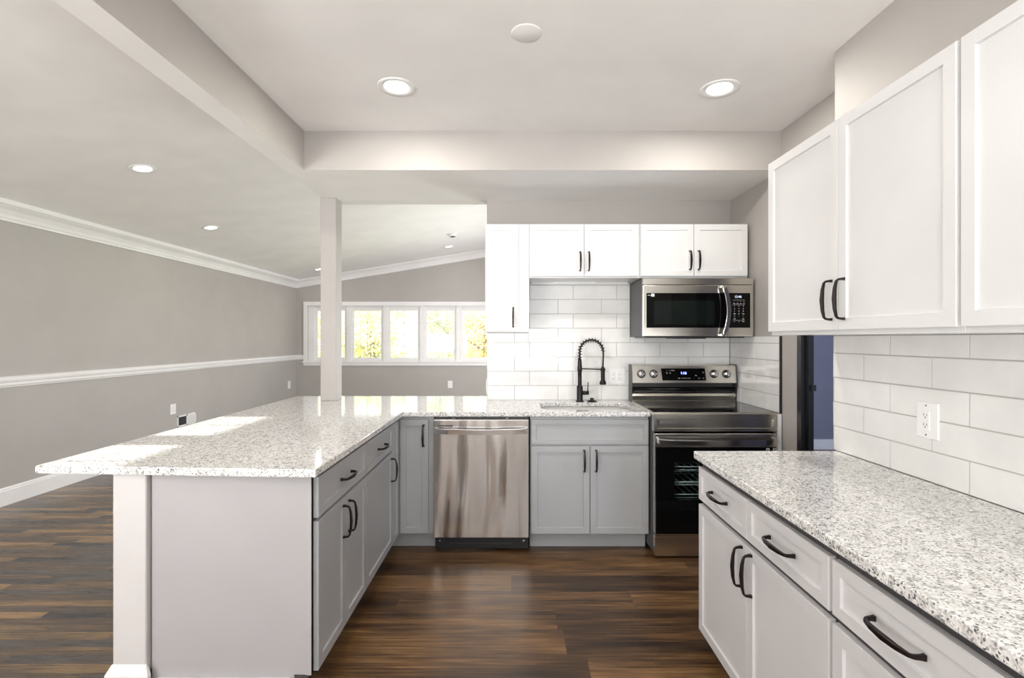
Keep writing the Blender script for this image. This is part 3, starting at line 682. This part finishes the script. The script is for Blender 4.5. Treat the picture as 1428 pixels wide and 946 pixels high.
# backguard: lower steel slope, black vent slot, tilted control panel
b = MB()
b.extrude([(0.585, 0.895), (0.575, 0.945), (0.590, 0.972), (0.66, 0.972), (0.66, 0.895)], 0.0, RW, M_steel); b.build('backguard', parent=t)
b = MB(); b.extrude([(0.600, 0.972), (0.600, 1.045), (0.66, 1.045), (0.66, 0.972)], 0.006, RW - 0.006, M_bplas); b.tube([(0.008, 0.575, 0.995), (RW - 0.008, 0.575, 0.995)], 0.015, M_bglass, 12); b.build('oven_vent', parent=t)
b = MB(); pr = [(0.560, 1.042), (0.578, 1.165), (0.60, 1.172), (0.66, 1.172), (0.66, 1.042)]
b.extrude(pr, 0.0, RW, M_steel); cpn = b.build('control_panel', parent=t)
for x in (-0.004, RW):
    b = MB(); b.extrude([(0.573, 0.895), (0.563, 0.99), (0.552, 1.03), (0.572, 1.17), (0.60, 1.176), (0.665, 1.176), (0.665, 0.895)], x, x + 0.004, M_side); b.build('end_cap', parent=t)
sl_ = Vector((0.018, 0.123)).normalized()   # y, z along the tilted face
def onp(u, zrel, off=0.0015):               # point on the tilted face
    return (u, 0.560 + 0.018 * zrel - off, 1.042 + 0.123 * zrel)
tilt = math.atan(0.018 / 0.123)
for x in (0.068, 0.158, 0.602, 0.694):
    b = MB(); b.lathe([(0.031, 0), (0.031, 0.004), (0.029, 0.006)], (0, 0, 0), M_bplas, 28, 'y'); b.lathe([(0.027, 0.004), (0.026, 0.012), (0.0225, 0.026), (0.0, 0.027)], (0, 0, 0), M_chrome, 28, 'y'); b.box(-0.007, 0.007, -0.035, -0.02, -0.022, 0.022, M_chrome, bev=0.002)
    k = b.build('knob', parent=t); k.location = onp(x, 0.53, 0.0005); k.rotation_euler.x = -tilt
    b = MB(); b.box(-0.0015, 0.0015, -0.0362, -0.034, 0.0, 0.020, M_bplas); b.build('pointer', parent=k)
b = MB(); b.hexa([onp(0.222, 0.14, 0.0015), onp(0.543, 0.14, 0.0015), onp(0.543, 0.14, -0.002), onp(0.222, 0.14, -0.002)], [onp(0.213, 0.86, 0.0015), onp(0.537, 0.86, 0.0015), onp(0.537, 0.86, -0.002), onp(0.213, 0.86, -0.002)], M_bglass)
b.build('display', parent=cpn)
R3 = (PI / 2 - tilt, 0, 0)
text('digits', '1:16', 0.026, M_blue, cpn, onp(0.378, 0.58, 0.003), R3)
for x, s_ in ((0.345, 'Bake'), (0.37, 'Broil'), (0.391, 'Conv'), (0.417, 'Roast'), (0.452, '-'), (0.492, 'Start'), (0.522, 'Off')): text('print', s_, 0.0085, M_ink, cpn, onp(x, 0.28, 0.003), R3)
for x, s_, z in ((0.256, 'o', 0.72), (0.277, 'o', 0.72), (0.3, 'Timer', 0.74), (0.256, 'On', 0.58), (0.28, 'Hi', 0.58), (0.468, 'Set', 0.44), (0.522, '[ ]', 0.62)): text('print', s_, 0.011, M_ink, cpn, onp(x, z, 0.003), R3)
for x in (0.122, 0.205, 0.556, 0.64): b = MB(); b.lathe([(0.0028, 0), (0.0, 0.001)], (x, onp(0, 0.72, 0.001)[1], onp(0, 0.72)[2]), M_bplas, 8, 'y'); b.build('marker', parent=cpn)
# front manifold panel with recessed rectangle
b = MB(); fs = b.box(0.0, RW, -0.005, 0.035, 0.790, 0.885, M_steel)
fr = [f for f in fs if abs(f.calc_center_median().y + 0.005) < 1e-6][0]; fr.normal_update()
bmesh.ops.inset_region(b.bm, faces=[fr], thickness=0.026, depth=0.0); bmesh.ops.inset_region(b.bm, faces=[fr], thickness=0.004, depth=-0.005)
for v in fr.verts: v.co.x += 0.018 if v.co.x < RW / 2 else -0.010
b.build('front_panel', parent=t)
# oven door
b = MB(); wx0, wx1, wz0, wz1 = 0.125, RW - 0.125, 0.366, 0.600; D = (0.150, 0.778)
b.box(0.004, RW - 0.004, -0.018, 0.030, 0.692, D[1], M_steel, bev=0.003)
for q in ((0.010, wx0, D[0], 0.692), (wx1, RW - 0.010, D[0], 0.692), (wx0, wx1, D[0], wz0), (wx0, wx1, wz1, 0.692)): b.box(q[0], q[1], -0.016, 0.030, q[2], q[3], M_bglass)
b.box(0.004, 0.010, -0.017, 0.030, D[0], 0.692, M_steel); b.box(RW - 0.010, RW - 0.004, -0.017, 0.030, D[0], 0.692, M_steel)
b.box(0.004, RW - 0.004, -0.020, 0.030, 0.145, 0.158, M_chrome)
od = b.build('oven_door', parent=t)
b = MB(); b.box(wx0, wx1, -0.014, -0.010, wz0, wz1, M_tint); b.build('window', parent=od)
b = MB(); hp = [(0.022, -0.018, 0.737), (0.024, -0.052, 0.737), (0.10, -0.062, 0.733), (RW / 2, -0.068, 0.730), (RW - 0.10, -0.062, 0.733), (RW - 0.024, -0.052, 0.737), (RW - 0.022, -0.018, 0.737)]
b.tube(hp, 1.0, M_chrome, rect=(0.015, 0.008), up=(0, 0, 1)); bmesh.ops.bevel(b.bm, geom=b.bm.edges[:], offset=0.003, segments=2, affect='EDGES'); b.build('handle', parent=od)
text('sticker', 'A', 0.013, M_ink, od, (RW - 0.062, -0.0165, 0.678)); text('sticker', 'B', 0.013, M_ink, od, (RW - 0.020, -0.0165, 0.678))
for x in (RW - 0.062, RW - 0.020):
    b = MB()
    for q in ((-0.010, -0.007, -0.010, 0.010), (0.007, 0.010, -0.010, 0.010), (-0.010, 0.010, -0.010, -0.007), (-0.010, 0.010, 0.007, 0.010)): b.box(x + q[0], x + q[1], -0.0175, -0.016, 0.678 + q[2], 0.678 + q[3], M_ink)
    b.build('sticker_frame', parent=od)
for z in (0.33 + 0.04, 0.45, 0.545):
    b = MB(); zz = z + 0.012
    for y in (0.05, 0.30, 0.53): b.tube([(0.07, y, zz), (RW - 0.07, y, zz)], 0.004, M_racks, 6)
    for k in range(14): x = 0.08 + k * (RW - 0.16) / 13; b.tube([(x, 0.05, zz), (x, 0.53, zz)], 0.0022, M_racks, 5)
    b.tube([(0.07, 0.05, zz - 0.02), (RW - 0.07, 0.05, zz - 0.02)], 0.003, M_racks, 6)
    b.build('oven_rack', parent=t)
b = MB(); b.box(0.004, RW - 0.004, -0.014, 0.035, 0.016, 0.140, M_steel, bev=0.003); b.build('storage_drawer', parent=t)
for x in (0.05, RW - 0.05):
    for y in (0.07, 0.6): b = MB(); b.lathe([(0.018, 0.0), (0.018, 0.008), (0.010, 0.01), (0.010, 0.03)], (x, y, 0), M_bplas, 16); b.build('foot', parent=t)

# ------------------------------------------------------------------ microwave
MW = 0.760; MY = 3.445
t = thing('microwave_oven', 'stainless steel over-the-range microwave with black glass door, mounted above the range', 'microwave', (0.884, MY, 1.380))
b = MB(); b.box(0.0, MW, 0.03, 0.375, 0.0, 0.402, M_side); b.box(0.03, MW - 0.05, 0.03, 0.36, -0.008, 0.0, M_bplas); b.box(0.22, 0.44, 0.02, 0.2, -0.014, -0.008, M_bplas); b.build('body', parent=t)
b = MB(); b.box(0.0, MW, 0.0, 0.03, 0.358, 0.402, M_steel, bev=0.002); b.build('top_grille', parent=t)
mz0, mz1 = 0.062, 0.300     # glass
b = MB(); b.box(0.0, MW, 0.0, 0.03, 0.002, 0.355, M_steel, bev=0.004, seg=2); dr = b.build('door', parent=t)
b = MB(); b.box(0.024, 0.575, -0.003, 0.0, mz0, mz1, M_bglass); b.box(0.578, 0.735, -0.003, 0.0, mz0, mz1, M_bglass); b.build('door_glass', parent=dr)
b = MB(); b.box(0.075, 0.49, -0.0036, -0.003, mz0 + 0.022, mz1 - 0.052, M_micw); b.build('door_window', parent=dr)
b = MB(); ha = [(0.540, -0.002, 0.342), (0.543, -0.030, 0.342)]
for k in range(13):
    u = k / 12; z = 0.342 - 0.330 * u; ha.append((0.545 + 0.022 * math.sin(PI * u), -0.036 - 0.016 * math.sin(PI * u), z))
ha += [(0.543, -0.030, 0.012), (0.540, -0.002, 0.012)]
b.tube(ha, 1.0, M_chrome, rect=(0.0145, 0.007), up=(1, 0, 0)); bmesh.ops.bevel(b.bm, geom=b.bm.edges[:], offset=0.003, segments=2, affect='EDGES'); b.build('handle', parent=dr)
text('logo', 'SAMSUNG', 0.013, M_dink, dr, (0.385, -0.0008, 0.034), space=1.1)
cp2 = dr
text('digits', '12:46', 0.022, M_disp, cp2, (0.651, -0.0035, mz1 - 0.026))
for r, row in enumerate((('=', '=', '=', '=='), ('Pop', 'Def', 'Sen', 'Pwr'))):
    for c_, s_ in enumerate(row): text('print', s_, 0.009, M_ink, cp2, (0.625 + c_ * 0.022, -0.0035, mz1 - 0.058 - r * 0.014))
keys = (('1', '2', '3'), ('4', '5', '6'), ('7', '8', '9'), ('30s', '0', 'Eco'), ('C', '-', '+'), ('Off', '', 'On'), ('x', 'o', 'Fan'))
for r, row in enumerate(keys):
    for c_, s_ in enumerate(row):
        if s_: text('print', s_, 0.011, M_ink, cp2, (0.627 + c_ * 0.030, -0.0035, mz1 - 0.090 - r * 0.0175))
for z in (mz1 - 0.048, mz1 - 0.081, mz1 - 0.188): b = MB(); b.box(0.613, 0.697, -0.0038, -0.003, z, z + 0.001, M_ink); b.build('print_line', parent=dr)
b = MB(); b.box(0.056, 0.078, -0.0038, -0.003, mz1 - 0.024, mz1 - 0.004, M_ink); b.build('sticker', parent=dr); text('print', 'A', 0.014, M_dink, dr, (0.067, -0.004, mz1 - 0.014)); text('print', 'eco', 0.014, M_ink, dr, (0.042, -0.004, mz1 - 0.014))
for z in (0.05, 0.33): b = MB(); b.lathe([(0.004, 0), (0.004, 0.002), (0, 0.002)], (-0.0, 0.06, z), M_bplas, 10, 'x'); b.build('screw', parent=t)

# ------------------------------------------------------------------ outlets and vent
def plate(name, label, loc, rz, w, h, n=1, kind='duplex', cat='outlet', off=0.0):
    t = thing(name, label, cat, loc, rz)
    b = MB(); b.box(-w / 2, w / 2, -0.007, 0, -h / 2, h / 2, M_plate, bev=0.0035, seg=3); b.build('cover_plate', parent=t)
    for k in range(n):
        x = off + (k - (n - 1) / 2) * 0.046
        b = MB(); b.box(x - 0.0165, x + 0.0165, -0.0095, -0.006, -0.034, 0.034, M_plate, bev=0.001); o = b.build('receptacle' if kind == 'duplex' else 'switch_paddle', parent=t)
        b = MB()
        if kind == 'duplex':
            for zc in (-0.018, 0.016):
                b.box(x - 0.0075, x - 0.0055, -0.0100, -0.009, zc - 0.001, zc + 0.008, M_slot); b.box(x + 0.0055, x + 0.0075, -0.0100, -0.009, zc, zc + 0.007, M_slot); b.lathe([(0.0025, 0.009), (0.0025, 0.0101), (0, 0.0101)], (x, 0, zc - 0.006), M_slot, 10, 'y')
        else: b.box(x - 0.012, x + 0.012, -0.0100, -0.0094, -0.001, 0.001, M_slot)
        b.build('slot', parent=o)
    b = MB()
    for z in (-h / 2 + 0.012, h / 2 - 0.012): b.lathe([(0.003, 0.006), (0.003, 0.0078), (0, 0.008)], (off, 0, z), M_slot if n == 1 else M_plate, 10, 'y')
    b.build('screw', parent=t)
    return t
plate('wall_outlet', 'white outlet on the tile above the right countertop', (rx(1.762) - 0.008, 1.762, 1.080), ra, 0.092, 0.127, 1, off=-0.004)
plate('wall_outlet', 'white double-gang plate on the tile between the faucet and the range', (0.778, 3.823, 1.080), 0, 0.137, 0.118, 2)
plate('wall_outlet', 'small white outlet low on the far wall below the long window', (-1.227, FY, 0.49), 0, 0.092, 0.142, 1)
plate('wall_outlet', 'white outlet on the left wall just above the floor vent', (LX, 6.14, 0.503), PI / 2, 0.098, 0.125, 1)
plate('wall_outlet', 'white outlet far down the left wall near the window corner', (LX, 9.31, 0.51), PI / 2, 0.1, 0.14, 1)
plate('wall_outlet', 'white outlet on the end of the kitchen wall, seen edge-on at the pass-through', (-0.208, 3.89, 1.0), -PI / 2, 0.075, 0.118, 1)
t = thing('wall_register', 'white wall vent register low on the left wall, one louvre section dark', 'vent', (LX, 6.40, 0.335), PI / 2)
b = MB()
for q in ((-0.18, -0.165, -0.07, 0.07), (0.165, 0.18, -0.07, 0.07), (-0.01, 0.01, -0.07, 0.07), (-0.18, 0.18, -0.07, -0.052), (-0.18, 0.18, 0.052, 0.07)): b.box(q[0], q[1], -0.008, 0, q[2], q[3], M_plate)
b.build('frame', parent=t)
b = MB(); b.box(-0.165, 0.165, -0.001, 0.0, -0.052, 0.052, M_bplas); b.build('duct_opening', parent=t)
for s_ in (0, 1):
    b = MB()
    for k in range(7):
        z = -0.046 + k * 0.0153
        if s_ == 0: b.hexa([(-0.165, -0.006, z), (-0.01, -0.006, z), (-0.01, -0.002, z + 0.004), (-0.165, -0.002, z + 0.004)], [(-0.165, -0.006, z + 0.001), (-0.01, -0.006, z + 0.001), (-0.01, -0.002, z + 0.005), (-0.165, -0.002, z + 0.005)], M_side)
        else: b.box(0.01, 0.165, -0.006, -0.003, z - 0.002, z + 0.0105, M_plate)
    b.build('louvre', parent=t)

# ------------------------------------------------------------------ ceiling fittings
def downlight(label, x, y, z, tiltx, R, power, group, coll=None):
    t = thing('recessed_light', label, 'ceiling light', (x, y, z), 0, group); t.rotation_euler = (0, tiltx, 0)
    b = MB(); b.lathe([(R, 0.0), (R, -0.003), (R * 0.97, -0.006), (R * 0.72, -0.004), (R * 0.67, 0.002), (R * 0.66, 0.012)], (0, 0, 0), M_plate, 40); b.build('trim_ring', parent=t)
    b = MB(); b.lathe([(0.0, 0.0), (R * 0.66, 0.0), (R * 0.66, 0.004), (0, 0.004)], (0, 0, -0.001), M_lens, 32); b.build('lens', parent=t)
    l = lamp('AREA', 'lamp', (0, 0, -0.008), (0, 0, 0), power, (1, 0.95, 0.88), shape='DISK', size=R * 1.2); l.parent = t
G1 = 'recessed lights in the kitchen ceiling'; G2 = 'recessed lights in the sloping living room ceiling'
PK = 11.0
downlight('round recessed light in the kitchen ceiling, the left one nearer the beam', -0.607, 2.589, KZ, 0, 0.096, PK, G1)
downlight('round recessed light in the kitchen ceiling, the right one above the range side', 1.067, 2.607, KZ, 0, 0.098, PK, G1)
sa = -math.atan(0.1635)
for i, (x, y, lab) in enumerate(((-2.871, 3.88, 'largest round recessed light in the sloping ceiling, nearest the viewer'), (-3.368, 5.58, 'middle small recessed light in the sloping ceiling beyond the largest one'),
        (-1.134, 8.72, 'small recessed light in the sloping ceiling near the far crown, beyond the detector'), (-3.44, 8.85, 'tiny recessed light in the sloping ceiling seen just left of the column'))):
    downlight(lab, x, y, ceil_z(x) - 0.001, sa, 0.09, 2.5, G2)
b = MB(); b.lathe([(0.0, -0.004), (0.061, -0.004), (0.065, -0.002), (0.065, 0.0)], (0, 0, 0), M_ceil, 40)
tag(b.build('ceiling_cover_plate', loc=(0.052, 2.134, KZ)), 'blank round white cover plate on the kitchen ceiling between the two lights', 'cover plate')
t = thing('smoke_detector', 'small round white smoke detector on the sloping ceiling near the wall cabinets', 'smoke detector', (-0.957, 7.785, ceil_z(-0.957))); t.rotation_euler = (0, sa, 0)
b = MB(); b.lathe([(0.065, 0.0), (0.065, -0.03), (0.055, -0.045), (0.0, -0.045)], (0, 0, 0), M_plate, 28); b.build('housing', parent=t)
b = MB(); b.lathe([(0.040, -0.045), (0.040, -0.052), (0.0, -0.052)], (0, 0, 0), M_side, 20); b.build('sensor_grille', parent=t)

# ------------------------------------------------------------------ outside
b = MB(); b.poly([(-60, FY + 0.2, -0.6), (60, FY + 0.2, -0.6), (60, 90, -0.6), (-60, 90, -0.6)], mat('lawn', (0.5, 0.62, 0.2), 0.9)); struct(b.build('ground'))
FM = [foliage('leaf_yellow', (0.72, 0.68, 0.38), (0.9, 0.87, 0.65)), foliage('leaf_orange', (0.74, 0.58, 0.36), (0.9, 0.8, 0.55)), foliage('leaf_green', (0.42, 0.5, 0.3), (0.7, 0.76, 0.52))]
BK = mat('bark', (0.35, 0.3, 0.25), 0.9)
def tree(label, x, y, r, h, fm, seed):
    rd = random.Random(seed); t = thing('tree', label, 'tree', (x, y, -0.6), 0, 'trees outside the long window')
    b = MB(); b.tube([(0, 0, 0), (0.05, 0, h * 0.4), (0, 0.05, h * 0.8)], [0.14, 0.1, 0.05], BK, 8)
    for k in range(7):
        a = k * 2.4; b.tube([(0, 0, h * (0.25 + 0.07 * k)), (math.cos(a) * r * 0.7, math.sin(a) * r * 0.7, h * (0.4 + 0.08 * k))], [0.05, 0.02], BK, 6)
    b.build('trunk', parent=t)
    b = MB()
    cl = [(rd.uniform(-1, 1) * r * 0.75, rd.uniform(-1, 1) * r * 0.75, h * rd.uniform(0.12, 1.0), rd.uniform(0.25, 0.5)) for _ in range(80)]
    for cx, cy, cz, cr in cl:
        for _ in range(75):
            v = Vector((rd.gauss(0, 1), rd.gauss(0, 1), rd.gauss(0, 1))).normalized() * cr * rd.uniform(0.5, 1) + Vector((cx, cy, cz))
            u = Vector((rd.uniform(-1, 1), rd.uniform(-1, 1), rd.uniform(-1, 1))).normalized() * 0.05; w_ = u.orthogonal().normalized() * 0.035
            b.poly([v - u, v + w_, v + u, v - w_], fm)
    b.build('foliage', parent=t)
tr = [(-6.6, 15.0, 1.2, 3.2, 0, 'yellow-leaved tree outside the long window, leftmost behind the column'), (-4.0, 14.0, 1.1, 2.9, 0, 'pale yellow tree outside the second window sash'), (-0.95, 15.6, 1.2, 3.0, 1, 'orange-tinted tree outside the middle of the long window'),
      (-2.9, 21.5, 1.6, 4.4, 2, 'pale green tree further back outside the long window'), (2.2, 17.5, 1.7, 6.0, 2, 'tall green tree outside the right end of the long window')]
for i, (x, y, r, h_, k, lab) in enumerate(tr): tree(lab, x, y, r, h_, FM[k], 11 + i)
